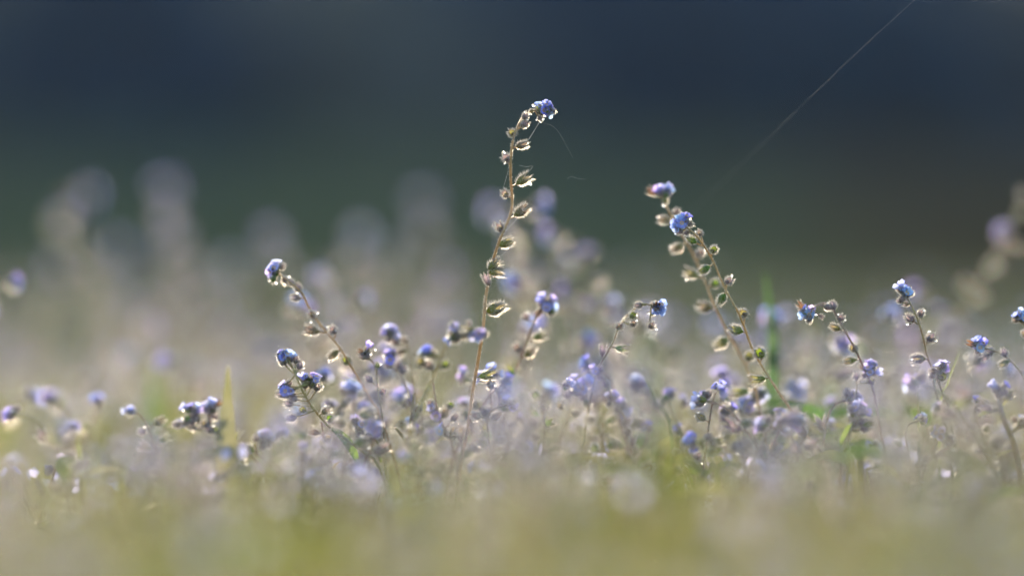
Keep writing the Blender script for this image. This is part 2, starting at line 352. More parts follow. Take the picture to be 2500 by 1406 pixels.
hero('dark branched sprig with three flower clusters and a long hairy leaf', -3,
  '716,900 728,930 741,958 760,990 786,1022 808,1045 850,1075 890,1105 925,1140',
  '690,884,c 722,878,c 732,892,c,.95 693,945,c 700,962,c 716,972,c 706,985,c,.9 688,962,c 744,939,c 762,938,c 774,946,r 740,1000,r,.9 712,1020,c 795,1003,p 806,1022,r,.9',
  '697,870,5,115,f,0,.85 704,952,4,170,l,0,.95 758,930,3,80,l,0,.85', '738,922,110,l,-.3 773,919,70,l,-.3 690,872,150,f 712,868,75,f', '808,1045,926,1136,1', thick=0.34)
hero('small sprig with rusty brown calyces and one pale petal, beside the curved tan stem', 6,
  '892,862 905,878 916,896 921,930 926,970 932,1010 938,1070 941,1120', '901,925,c 921,891,b,1.2 934,957,r,.9 882,858,d,1.2 886,870,c 896,866,c,.9', '', '899,848,70,l,-.3')
hero('soft pale lilac head on an upright stalk between the brown sprig and tallest stem', 20,
  '975,835 990,842 1000,868 1005,900 1010,946 1014,1000 1010,1080', '981,858,p 989,830,r 966,836,c', '957,815,5,110,l')
hero('short lilac cluster nestled under the pale upright head', 14, '960,888 972,905 985,930 1000,975 1012,1060', '948,893,c 974,892,c 984,902,c', '957,880,4,110,l')
hero('arching forget-me-not whose blurred blue flower crosses the tallest stem', -17,
  '1150,802 1125,797 1104,812 1092,836 1078,872 1058,920 1034,971 1015,1016 1006,1090', '1029,885,r,1.1 1049,892,r,1.05 1086,891,r,1.05 1126,820,p 1112,828,r 1145,790,b,1.3 1104,812,r', '1160,808,4,-20,l 1048,866,4,110,f,0,.9 1112,812,2,150,l', '1168,818,-60,f,-.8')
hero('forget-me-not with glinting round pods and a bright blue head right of tallest stem', 16,
  '1318,752 1304,786 1283,840 1266,888 1244,936 1230,984 1232,1032 1236,1085 1231,1150', '1284,774,r,1.1 1315,821,p,1.15 1263,850,r,1.1 1292,860,p,1.1 1248,903,o 1231,958,r,1.1 1252,1040,c 1240,1060,r', '1332,746,5,60,f,1', '1320,736,100,f 1350,750,0,f', thick=.4)
hero('soft hooked lilac forget-me-not drooping behind the bright blue head', 62,
  '1262,690 1290,684 1330,703 1372,738 1405,775 1430,830 1440,900 1445,990', '1290,700,o 1372,755,p 1402,790,p 1420,840,p', '1256,688,6,190,f,2,1.2')
hero('small curled forget-me-not with deep blue end flowers and big glinting drops', 5,
  '1590,745 1565,742 1547,757 1530,772 1511,797 1499,830 1484,859 1463,895 1450,940 1436,1000', '1511,797,r,.9 1516,851,o,.95 1471,857,o,.9 1546,790,r 1590,795,r 1560,745,c 1545,770,r', '1602,750,5,-10,f,1', '1612,760,-20,f')
hero('pale lilac cluster low beside glinting sprig in the middle of the meadow', 13,
  '1425,952 1410,965 1397,990 1382,1030 1366,1082 1352,1140', '1368,992,r 1385,965,r,.9 1432,985,p 1405,1010,c', '1427,945,6,90,l 1402,945,2,130,l')
hero('thin zigzag sprig with tiny blue bud clusters below the curled head', -9,
  '1478,925 1492,965 1505,990 1522,1015 1530,1060 1541,1100 1556,1165', '1508,1000,c,.8 1528,1030,r 1532,1055,r,.9 1545,1078,o,.9 1480,938,c', '1492,972,4,120,l,0,.8 1458,913,2,90,l,0,.8')
hero('soft violet pair of flowers on a slanting stalk right of the zigzag sprig', 26,
  '1560,955 1580,975 1602,1005 1630,1045 1662,1100', '1580,960,c 1578,1000,o 1600,985,c', '1552,944,6,80,l,1')
hero('hooked forget-me-not with rusty bend and one blue flower hanging forward', 5,
  '1980,762 1990,748 2012,740 2032,755 2046,778 2062,806 2082,842 2098,874 2116,915 2134,965', '2052,776,r 2040,800,p 2084,850,r 2076,880,p 2020,750,c 2004,772,k 2034,746,c', '1976,764,4,230,f,1', '1972,766,235,f,-1.0')
hero('flat-topped cluster of lilac flowers with a yellow eye beside the hooked stem', 8,
  '2108,915 2096,935 2088,965 2078,995 2072,1050', '2070,970,o,.9 2090,920,c 2125,930,r', '2120,906,6,80,l', '2122,908,200,l,-1.4')
hero('soft blue dome of a flower above hairy mauve calyces, low in the grass', -8,
  '2098,1020 2085,1040 2070,1060 2058,1110', '2100,1030,c,1.1 2120,1035,o 2085,1035,c 2112,1046,c', '2100,1004,4,90,l', '', '2052,1090,2075,1030,1')
hero('slender forget-me-not with purple stem, four pods and a knobbly blue head', 3,
  '2212,722 2223,742 2240,778 2255,830 2264,872 2282,912 2300,957 2318,1010', '2248,765,r,1.05 2222,778,c,1.1 2271,825,r,1.1 2243,876,p,1.15 2300,919,r,1.1 2212,742,k 2196,735,c,.7', '2206,720,5,100,f', '2210,716,80,f,-.9')
hero('nodding dark head with star-shaped calyx and blue petals near the frame edge', 5,
  '2405,850 2428,856 2450,868 2474,888 2500,922 2525,980', '2452,862,c 2453,886,p 2408,872,o,.8 2418,855,c 2412,868,k', '2392,846,4,170,f,1', '2388,842,160,f,-.5')
hero('blue head cut off by the frame edge above the nodding dark one', 6,
  '2500,795 2520,830 2535,900 2545,1000', '2502,815,r 2515,835,p', '2494,780,5,120,f')
hero('blurred brownish tall forget-me-not leaning at the frame edge', 95,
  '2475,540 2455,590 2420,640 2378,715 2340,795 2320,880 2310,980', '2490,520,p,1.2 2420,650,p,1.3 2360,700,p,1.3 2395,720,p,1.2 2480,600,p 2498,480,p,1.2 2340,770,p', '2458,566,6,200,l,2,1.2', thick=.45)
hero('woolly thick-stemmed sprig with pale hairy leaves at the frame corner', -9,
  '2438,975 2450,1020 2466,1060 2480,1105', '2400,980,o 2430,950,c 2465,965,p 2410,995,o,1.1 2450,950,p', '2440,950,3,90,l 2490,1040,3,60,l', '', '2478,1100,2425,1108,1 2478,1100,2530,1090,1 2445,1000,2390,1010,.8 2450,990,2470,945,1', thick=.8)
hero('low lying sprig with vivid blue flower and dark glinting pods', -14,
  '1700,1080 1722,1072 1745,1085 1765,1105 1790,1150', '1728,1068,c 1740,1082,c,1.1 1750,1098,p 1735,1105,r 1712,1088,c', '1690,1078,6,170,f')
hero('low head of dark pods with dew balls behind the low lying sprig', 13,
  '1770,1010 1782,1025 1800,1050 1815,1110', '1768,1020,c 1762,1008,b,1.2 1784,1030,c,1.1', '1775,1003,2,90,f', '')
hero('pale violet tuft between the two leaning stems and the dewy low head', 22,
  '1825,1000 1832,1030 1846,1080', '1850,1010,o 1812,1012,p 1840,1040,o', '1822,992,6,90,l')
hero('tiny frosted blue bud head on a hooked stalk beneath the tallest stem', -5,
  '1084,1054 1098,1062 1118,1065 1128,1090 1118,1150', '1095,1062,c,.9 1104,1052,o,.9', '1082,1053,4,150,f,0,.75')
hero('tangled low sprig sparkling with dew beside the broad grass blade', -12,
  '440,1030 470,1040 510,1050 545,1062 580,1085 610,1110 640,1150', '432,1036,c 455,1030,c 470,1042,p 500,1035,r 512,1048,c 530,1052,r 548,1055,r,1.1 575,1065,o 590,1090,r 480,1020,c', '470,1008,4,100,l 510,1000,3,70,l,2', '', '')
hero('flattened sprig with dark calyx and lilac petals left of branched sprig', -11,
  '640,1080 625,1100 655,1130 700,1160', '640,1085,c,1.2 660,1075,c 625,1070,c 610,1095,p', '645,1070,3,60,l 600,1105,3,100,l')
hero('pale drooping forget-me-not crossing low behind the branched sprig', 30,
  '980,975 930,975 870,985 830,1010 815,1060', '930,985,o 880,995,p 900,975,p', '985,970,5,30,l')
hero('upright twin-pod sprig below the soft lilac heads', 10,
  '1056,925 1064,980 1075,1030 1100,1075', '1085,1010,p 1052,985,r 1060,1005,r 1100,990,r 1110,1020,c', '1060,1010,2,80,l', '', '1065,1090,1085,1040,1')
hero('grey-green sprig with soft pods standing among the low flowers', 8,
  '1010,960 1005,1000 1000,1050 998,1110', '985,985,r 1020,1000,r 1012,1020,c 985,1040,p 1030,1050,r', '1005,1060,2,70,l', '', '1000,1100,970,1040,1 1005,1100,1040,1060,1')
hero('lilac cluster with white hairs beside the grey-green sprig', 4,
  '885,1045 905,1060 925,1085 938,1130', '905,1065,c 920,1060,o 880,1060,c 895,1075,r', '880,1040,5,110,l', '', '930,1130,915,1070,1')
hero('thin sprig with backlit leaves below the branched sprig', -6,
  '785,1030 790,1070 802,1110 815,1160', '770,1055,p 800,1070,r 788,1085,p', '', '', '812,1150,832,1100,.8 810,1165,850,1190,.8 800,1120,775,1075,1')

# ------------------------------------------------------------------ filler plants: prototypes, then copies
def proto(h, lean, n_cal, kind, seed):
    random.seed(seed)
    root = new_root('forget_me_not', Vector((0, 0, 0)), 'x', 'flower', GRP)
    ctrl = [Vector((0, 0, 0)), Vector((lean * .2 * h, U(-.05, .05) * h, .35 * h)), Vector((lean * .55 * h, U(-.08, .08) * h, .7 * h)), Vector((lean * h * .95, U(-.1, .1) * h, .95 * h)), Vector((lean * h * 1.2, U(-.05, .05) * h, h))]
    path = spline(ctrl, 1.6 * mm); sb = MB(); stem_build(sb, path, 0.36 * mm, 0.2 * mm, 3)
    for i in range(n_cal):
        q = path[int(len(path) * (0.35 + 0.55 * i / n_cal))]; s = 1 if i % 2 else -1
        d = Vector((s * U(.5, 1), U(-.7, .7), U(.1, .5))).normalized(); b = q + d * U(1.0, 1.8) * mm
        part('calyx', random.choice(CAL[random.choice('ppcro' if h < .06 else 'cckr')]), root, b, d, U(0, 6), U(.9, 1.2)); sb.tube([q, b], 0.15 * mm, 5, 0)
    put_head(root, sb, path[-1], path[-1] - path[-4] + Vector((0, 0, .5 * mm)), 4 if h < .06 else 6, kind, .96 if h < .06 else 1.4, 0, 2, path[-1])
    if h > .06: put_head(root, sb, path[-9], Vector((U(-1, 1), 0, 1)), 4, 'l', 1.2, 0, 2, path[-10])
    if h < 0.06:
        for k in range(3):
            g = U(0, 6.28); q = path[int(len(path) * U(.08, .45))]
            part('leaf', random.choice(LEAF), root, q, Vector((math.cos(g), math.sin(g), U(.3, 1.1))), 0, U(.6, .9))
    part('stem', sb.mesh('stem', [M_STEMG, M_HAIR]), root, Vector((0, 0, 0)))
    root['top'] = list(path[-1])
    return root
PR = [(proto(h, ln, n, k, 100 + i), h) for i, (h, ln, n, k) in enumerate([
    (0.040, .25, 4, 'l'), (0.042, -.3, 5, 'f'), (0.050, .1, 5, 'l'), (0.055, -.15, 6, 'l'), (0.036, .45, 4, 'l'), (0.045, -.05, 5, 'f'),
    (0.048, .2, 11, 'l'), (0.052, -.25, 12, 'l'), (0.044, .08, 10, 'l'),
    (0.085, .18, 12, 'l'), (0.090, -.22, 12, 'l'), (0.080, .05, 11, 'f')])]
used = set()
def copy_tree(o, parent=None):
    c = o.copy(); link(c)
    if parent: c.parent = parent
    for ch in o.children: copy_tree(ch, c)
    return c
def plant_at(x, y, top, tall, label, group=GRP, pi=None):
    random_pi = pi if pi is not None else (random.randrange(9, 12) if tall else random.randrange(0, 9))
    pr, h = PR[random_pi]
    o = pr if random_pi not in used else copy_tree(pr)
    used.add(random_pi)
    o.location = (x, y, -0.001); s = top / h
    o.rotation_euler = (0, 0, U(0, 6.28)); o.scale = (min(s, 1.35), min(s, 1.35), s) if False else (s, s, s)
    o['label'] = label; o['group'] = group
    return o
bl = [  # px, py, mm behind the focal plane, lean variant, label
 (200, 470, 255, 'blurred tall forget-me-not, outermost of the pair standing high before the dark wood'),
 (400, 458, 275, 'blurred tall forget-me-not, higher and paler one of the pair before the dark wood'),
 (140, 640, 280, 'wide faint column of blur under the outermost high flower'),
 (470, 690, 300, 'broad dim lilac column below the paler tall blurred flower'),
 (330, 720, 240, 'lilac-grey blur low between the tall blurred pair'),
 (560, 640, 310, 'dim blur in the gap before the lilac leaning head'),
 (960, 600, 290, 'dim blur between the violet ball and the tallest stem'),
 (280, 600, 330, 'faint blurred stalk between the tall pair of blurred flowers'),
 (430, 585, 300, 'faint lilac blur just under the paler tall blurred flower'),
 (662, 572, 270, 'round bluish blur above the lilac leaning head'),
 (872, 560, 250, 'faint mauve blur between the bluish blur and the tallest stem'),
 (1030, 492, 330, 'faintest high blur beside the upper part of the tallest stem'),
 (1078, 652, 215, 'large round blue-grey blur close beside the tallest stem'),
 (785, 672, 120, 'violet blur just above the curved tan stem'),
 (880, 725, 85, 'round bright violet ball of a blurred flower over green background'),
 (735, 742, 75, 'pale blur hidden behind the curved tan stem'),
 (1306, 490, 85, 'blurred violet-blue head right behind the tallest stem, drooping over pods'),
 (1218, 510, 160, 'mauve blur crossing behind the upper tallest stem'),
 (1352, 560, 95, 'blurred pale pods just right of the tallest stem'),
 (1388, 700, 90, 'soft tan pods above the hooked lilac forget-me-not'),
 (1372, 620, 130, 'column of pale blurred pods right of the tallest stem'),
 (1490, 745, 70, 'soft blue oval blur beside the small curled forget-me-not'),
 (1440, 825, 60, 'pale blurred pod head under the hooked lilac forget-me-not'),
 (1880, 770, 60, 'soft blue blur behind the green grass blade'),
 (2165, 765, 60, 'soft blue double blur left of the knobbly blue head'),
 (2245, 702, 100, 'violet haze of a flower directly behind the knobbly blue head'),
 (2060, 835, 45, 'lilac blur behind the hooked stem with rusty bend'),
 (25, 682, 58, 'blurred blue head at the frame edge with yellowish pods below it'),
 (1310, 1140, -20, 'soft white-edged head low over a green leaf'),
 (235, 970, 40, 'soft violet head at the end of a leaning stalk, before brown grass'),
 (75, 960, 55, 'soft grey-violet head low near the frame edge'),
 (1240, 955, -90, 'large violet haze low in front of the pod stem'),
 (2262, 965, -80, 'large violet haze low in front of the slender purple stem'),
 (2230, 1110, -60, 'soft mauve haze low under the slender purple stem'),
]
for px, py, dy, lab in bl:
    p = P(px, py, dy); o = plant_at(p.x, p.y, p.z, p.z > 0.062, lab)
    off = Matrix.Rotation(o.rotation_euler.z, 3, 'Z') @ (Vector(o['top']) * o.scale.x); o.location.x -= off.x; o.location.y -= off.y
random.seed(31)
def scatter(n, y0, y1, ty0, ty1, tmin, label, xk=0.215, xl=-1):
    for _ in range(n):
        Y = 1 / U(1 / y1, 1 / y0); py = U(ty0, ty1)
        z = ZC - (py - 703) * PX * Y / D; z = max(tmin, min(z, 0.075)); x = U(xl, 1) * Y * xk
        plant_at(x, Y, z, z > 0.064, label)
scatter(70, 0.66, 0.95, 760, 960, 0.030, 'softly blurred low forget-me-not in the crowd behind the sharp stems')
scatter(45, 0.95, 1.9, 660, 860, 0.030, 'strongly blurred forget-me-not far back in the flowering meadow')
scatter(42, 0.59, 0.66, 880, 1050, 0.03, 'slender pod-bearing forget-me-not filling the band around the sharp stems', .2, -.38)
scatter(36, 0.575, 0.66, 960, 1130, 0.022, 'short forget-me-not tucked among the feet of the sharp stems')
scatter(34, 0.28, 0.56, 1090, 1420, 0.022, 'heavily blurred short forget-me-not in the carpet nearest the lens', 0.24)

scatter(34, 0.42, 0.555, 1010, 1160, 0.022, 'soft short forget-me-not veiling the feet of the sharp stems', 0.22)
scatter(16, 0.40, 0.50, 900, 1010, 0.022, 'forget-me-not added close to the lens as a lavender veil across the sharp stems', .2, -.2)  # extra plants, added so their blur acts as hazy glare over the stems
for o in list(sc.objects):
    if 'top' in o: del o['top']

# ------------------------------------------------------------------ grass blades, green leaves, silk
def blade(label, pts, wid, dy, m=M_GRASS, edge=True, drops=()):
    q = [P(x, y, dy) for x, y in pts]; g = Vector((q[-1].x, q[-1].y, -0.001)); q.append(g); path = spline(q, 1.5 * mm); b = MB(); n = len(path)
    for i, p in enumerate(path):
        t = i / (n - 1); wd = wid * mm * min(1.0, 0.06 + 2.2 * t ** 0.8) / 2
        for v in (-1, 0, 1): b.v.append(p + Vector((v * wd, (0.35 * wd if v == 0 else 0) + 0.1 * v * wd, 0)))
        if i: k = 3 * i; b.face((k - 3, k - 2, k + 1, k), 0); b.face((k - 2, k - 1, k + 2, k + 1), 0)
    if edge:
        for _ in range(int(n * 5)):
            i = random.randrange(n); v = random.choice((0, 2)); p = b.v[3 * i + v]; b.spike(p, Vector((v - 1, -.2, .8)), U(.15, .3) * mm, .03 * mm, 1)
    b.v = [x - g for x in b.v]
    o = bpy.data.objects.new('grass_blade', b.mesh('grass_blade', [m, M_HAIR])); link(o); o.location = g
    o['label'] = label; o['category'] = 'grass blade'; o['group'] = 'grass blades standing above the flowers'
    for x, y, ddy, r in drops:
        d = MB(); d.ball(Vector((0, 0, 0)), r * mm, 0, 16, 10, (1, 1, .9)); k = bpy.data.objects.new('dew_drop', d.mesh('dew_drop', [M_DROP])); link(k); k.parent = o; k.location = P(x, y, dy + ddy) - g
blade('upright fresh green grass blade right of the two leaning stems', [(1868, 665), (1876, 730), (1884, 800), (1888, 900), (1886, 1000)], 3.2, 52, M_TALL)
blade('broad pale grass blade with bright pointed tip beside the dewy sprig', [(557, 888), (556, 930), (556, 980), (555, 1060)], 4.6, -24, M_BLADE)
blade('thin yellow-green grass blade under a dewy pod', [(2240, 885), (2241, 930), (2242, 1000), (2243, 1060)], 0.7, 6)
blade('thin slanting straw-coloured blade by the slender purple stem', [(2345, 850), (2330, 890), (2312, 940), (2295, 1010)], 0.5, 8, M_LEAF)
blade('dark thin blade slanting from the small curled forget-me-not', [(1540, 870), (1575, 925), (1600, 985), (1640, 1060)], 0.7, 18)
blade('soft green blade low behind the low lying sprig', [(1590, 930), (1610, 985), (1640, 1040), (1660, 1090)], 0.9, 22)
blade('bright short blade in the brown grass near the frame edge', [(190, 1075), (196, 1110), (200, 1150)], 1.6, -20, M_GLEAF)
blade('blurred yellow blade behind the dewy sprig', [(372, 860), (374, 900), (376, 960)], 5.0, 130, M_GRASS)
blade('wide blurred green blade under the flat-topped cluster', [(2020, 930), (2022, 980), (2026, 1060)], 6.0, 85, M_GRASS, True, ((2014, 932, -3, .6),))
blade('wide pale yellow blade behind the small curled forget-me-not', [(1480, 900), (1478, 960), (1476, 1060)], 3.6, 45, M_LEAF)
blade('green blade behind the glinting drops of the curled forget-me-not', [(1572, 815), (1572, 880), (1568, 960)], 9.0, 130, M_GRASS, True, ((1545, 800, -50, .5), (1596, 803, -50, .55)))
def leafy(label, px, py, dy, n=3, s=1.0):
    c = P(px, py, dy); root = new_root('leafy_plant', Vector((c.x, c.y, -0.001)), label, 'plant', 'green leafy plants low in the meadow'); b = MB()
    for k in range(n):
        g = 2 * math.pi * k / n + U(-.5, .5); tip = Vector((c.x + math.cos(g) * 2 * mm, c.y + math.sin(g) * 2 * mm, c.z - U(0, 4) * mm))
        b.tube(spline([root.location.copy(), (root.location + tip) / 2 + Vector((math.cos(g), math.sin(g), 0)) * 2 * mm, tip], 3 * mm), 0.35 * mm, 6, 0)
        part('leaf', random.choice(GLEAF), root, tip, Vector((math.cos(g), math.sin(g), U(.2, .9))), U(-.3, .3), s * 1.5)
    o = part('stalk', b.mesh('stalk', [M_GLEAF]), root, root.location); o.data.transform(Matrix.Translation(-root.location))
for a in [('dark green leaf tuft under the white-edged low head', 1292, 1155, -30, 3, .7), ('bright yellow-green blurred leaf low in the middle', 1605, 1190, -55, 3, .75),
          ('green leaf tuft beneath the soft blue dome flower', 2095, 1115, -14, 4, .5), ('blurred green leaf below the woolly corner sprig', 2390, 1180, -40, 3, .8),
          ('fresh green leaf tuft before the flat-topped cluster', 2080, 1060, 35, 3, .4), ('green leaf tuft beside the zigzag sprig', 1580, 1080, 40, 3, .5),
          ('yellow-green leaf tuft behind the thin yellow-green blade', 2260, 1010, 40, 3, .7), 
          ('bright green leaf low beneath the two leaning stems', 1890, 1090, 30, 3, .7), ('green leaf glowing behind the soft blue dome flower', 2010, 1010, 40, 3, .8),
          ('fresh green leaf right under the low lying sprig', 1725, 1130, -22, 3, .4), ('olive leaf tuft under the tangled dewy sprig', 440, 1120, -30, 3, .7),
          ('dim green leaf with bright edge near the frame edge', 170, 1160, -24, 3, .4), ('green blurred leaf in the low haze beside the corner', 2020, 1130, -50, 3, .8),
          ('olive blurred leaf at the bottom of the meadow', 900, 1330, -170, 3, .9), ('green blurred leaf at the bottom, near the middle', 1300, 1290, -150, 3, .9),
          ('large olive blur of leaf at the bottom edge', 350, 1350, -180, 3, 1.0), ('blurred leaf low at the frame corner', 2300, 1330, -160, 3, 1.0)]: leafy(*a)
def silk(label, pts, rad, group='spider silk on the flowers'):
    path = spline(pts, 4 * mm); b = MB(); g = path[0].copy(); b.tube([p - g for p in path], rad * mm, 5, 0)
    o = bpy.data.objects.new('spider_thread', b.mesh('spider_thread', [M_SILK])); link(o); o.location = g
    o['label'] = label; o['category'] = 'spider silk'; o['group'] = group
silk('long straight spider thread slanting across the dark upper background', [P(2300, -60, -3), P(2100, 122, 4), P(1930, 285, 14), P(1770, 440, 34), P(1640, 560, 70)], 0.005)
silk('fine curved spider thread hanging from the highest flower head', [P(1322, 300, 0), P(1345, 306, -1), P(1362, 320, -1), P(1376, 343, -2), P(1398, 385, -5)], 0.005)
silk('taut spider thread from the highest flower head to a seed pod', [P(1316, 300, 0), P(1304, 320, 0), P(1288, 345, 0)], 0.02)
silk('bent spider thread at the tip of the largest seed pod', [P(1284, 428, 0), P(1292, 418, -1), P(1301, 406, -1), P(1285, 408, -2), P(1268, 404, -3)], 0.012)
silk('short taut thread below the forked seed pod', [P(1268, 528, 0), P(1252, 545, 0), P(1235, 565, 0)], 0.025)
silk('loose tiny loop of silk drifting beside the tallest stem', [P(1385, 437, 1), P(1396, 431, 0), P(1408, 436, -1), P(1430, 438, -3)], 0.006)
silk('thread between the small pods on the left of tallest stem', [P(1246, 372, 1), P(1240, 420, 1), P(1226, 466, 0)], 0.014)
silk('loose silk strand under the tilted pod of the tallest stem', [P(1212, 640, -1), P(1222, 626, -1), P(1238, 612, -1), P(1248, 598, -1)], 0.02)

# ------------------------------------------------------------------ ground cover as merged masses
def np_mesh(name, parts, mats, kind='stuff', label=None):
    V = np.concatenate([p[0] for p in parts]); off = 0; Fs = []; Ms = []
    for v, f, m in parts: Fs.append(f + off); Ms.append(m); off += len(v)
    F = np.concatenate(Fs).astype(np.int32); Mi = np.concatenate(Ms).astype(np.int32)
    me = bpy.data.meshes.new(name); me.vertices.add(len(V)); me.vertices.foreach_set('co', V.astype(np.float32).ravel())
    me.loops.add(F.size); me.loops.foreach_set('vertex_index', F.ravel()); me.polygons.add(len(F))
    me.polygons.foreach_set('loop_start', np.arange(0, F.size, 3, dtype=np.int32)); me.polygons.foreach_set('material_index', Mi)
    me.polygons.foreach_set('use_smooth', np.ones(len(F), bool))
    for m in mats: me.materials.append(m)
    me.update(calc_edges=True); me.validate()
    o = bpy.data.objects.new(name, me); link(o); o['kind'] = kind
    if label: o['label'] = label
    return o
def tmpl(b):
    f = []; m = []
    for q, k in zip(b.f, b.m):
        for i in range(1, len(q) - 1): f.append((q[0], q[i], q[i + 1])); m.append(k)
    return np.array([tuple(x) for x in b.v]), np.array(f), np.array(m)
def low_sprig(h, petal):
    b = MB(); top = Vector((U(-.25, .25) * h, U(-.25, .25) * h, h)); b.tube([Vector((0, 0, 0)), Vector((top.x * .3, top.y * .3, h * .55)), top], 0.3 * mm, 4, 0, False)
    for k in range(5):
        c = top * U(.55, .98) + Vector((U(-2, 2), U(-2, 2), U(-1, 1))) * mm; c0 = len(b.v)
        b.ball(c, 0.9 * mm, 1, 6, 4, (1, 1, 1.3))
        for _ in range(14): d = rdir(); b.spike(c + d * .8 * mm, d, U(.4, .8) * mm, .045 * mm, 2)
        if random.random() < .4: b.ball(c + rdir() * 1.5 * mm, U(.15, .36) * mm, 5, 8, 6)
    for k in range(2):
        n = (rdir() + Vector((0, 0, .6))).normalized(); c = top + n * 1.6 * mm; a = n.orthogonal().normalized(); bb = n.cross(a); i0 = len(b.v); b.v.append(c)
        for j in range(10):
            g = 2 * math.pi * j / 10; r = (1.25 if j % 2 else .98) * mm; b.v.append(c + (a * math.cos(g) + bb * math.sin(g)) * r + n * .35 * mm)
        for j in range(10): b.face((i0, i0 + 1 + j, i0 + 1 + (j + 1) % 10), petal)
    for k in range(5):
        g = U(0, 6.28); d = Vector((math.cos(g), math.sin(g), U(.2, 1))).normalized(); s = d.cross(Vector((0, 0, 1))).normalized(); p = Vector((0, 0, h * U(.1, .6))); L = U(7, 11) * mm; wd = U(1.2, 2) * mm; i0 = len(b.v)
        for u, ww in ((0, .2), (.35, 1), (.7, .8), (1, .05)):
            q = p + d * L * u - Vector((0, 0, .25 * L * u * u)); b.v += [q - s * wd * ww, q + s * wd * ww]
        for i in range(3): b.face((i0 + 2 * i, i0 + 2 * i + 1, i0 + 2 * i + 3, i0 + 2 * i + 2), 6)
    return tmpl(b)
random.seed(5)
T = [low_sprig(h, p) for h, p in ((.016, 3), (.020, 4), (.024, 3), (.026, 4), (.022, 4), (.018, 4))]
def spread(tpl, n, y0, y1, xk, x0, s0, s1, pw=1.0, tilt=.25, pat=0):
    out = []
    for _ in range(n):
        v, f, m = tpl[random.randrange(len(tpl))]
        Y = y0 + (y1 - y0) * random.random() ** pw; x = U(-1, 1) * (xk * Y + x0); g = U(0, 6.28); s = U(s0, s1)
        if pat and pat * (math.sin(x * 95 + 1.3) * math.sin(Y * 60 + 1) + .6 * math.sin(x * 41 - Y * 47)) < -.12: continue   # patches
        c, sn = math.cos(g), math.sin(g); A = np.array([[c, -sn, U(-tilt, tilt)], [sn, c, U(-tilt, tilt)], [0, 0, 1]]) * s
        out.append((v @ A.T + np.array([x, Y, 0]), f, m))
    return out
np_mesh('low_flower_carpet', spread(T, 2900, .34, 1.3, .26, .04, .75, 1.25, 1.0, .25, -1) + spread(T, 900, .16, .40, .26, .04, .8, 1.2, 1, .25, -1) + spread(T, 1300, 1.2, 3.6, .26, .04, 1.0, 1.5, 1.3),
        [M_STEMG, M_CALW, M_HAIR, M_PETW, M_PETL, M_DROP, M_LEAF], label='dense carpet of small lilac flowers, pods and hairy leaves')
def gblade(h, wd):
    b = MB(); ln = U(.1, .5) * h; g = 0
    for i in range(5):
        u = i / 4; p = Vector((ln * u * u, 0, h * u * (1 - .12 * u))); ww = wd * (1 - u ** 1.6) / 2 + .05 * mm; b.v += [p + Vector((0, -ww, 0)), p + Vector((0, ww, 0))]
        if i: k = 2 * i; b.face((k - 2, k - 1, k + 1, k), 0 if wd > .0011 else 1)
    return tmpl(b)
G = [gblade(U(.015, .034), U(.8, 2.0) * mm) for _ in range(10)]
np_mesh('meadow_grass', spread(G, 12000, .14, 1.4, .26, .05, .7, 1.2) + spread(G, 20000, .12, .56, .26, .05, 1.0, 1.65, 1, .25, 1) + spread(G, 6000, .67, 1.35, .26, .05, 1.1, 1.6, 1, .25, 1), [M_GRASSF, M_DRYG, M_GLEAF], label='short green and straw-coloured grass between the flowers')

# ------------------------------------------------------------------ ground, hill, wood
np_mesh('far_grass', spread(G, 7000, 1.3, 8, .26, .05, 1.2, 3.2, 1.4), [M_FARG, M_FARD], label='grass darkened in colour as shade, between the flowers and the slope')

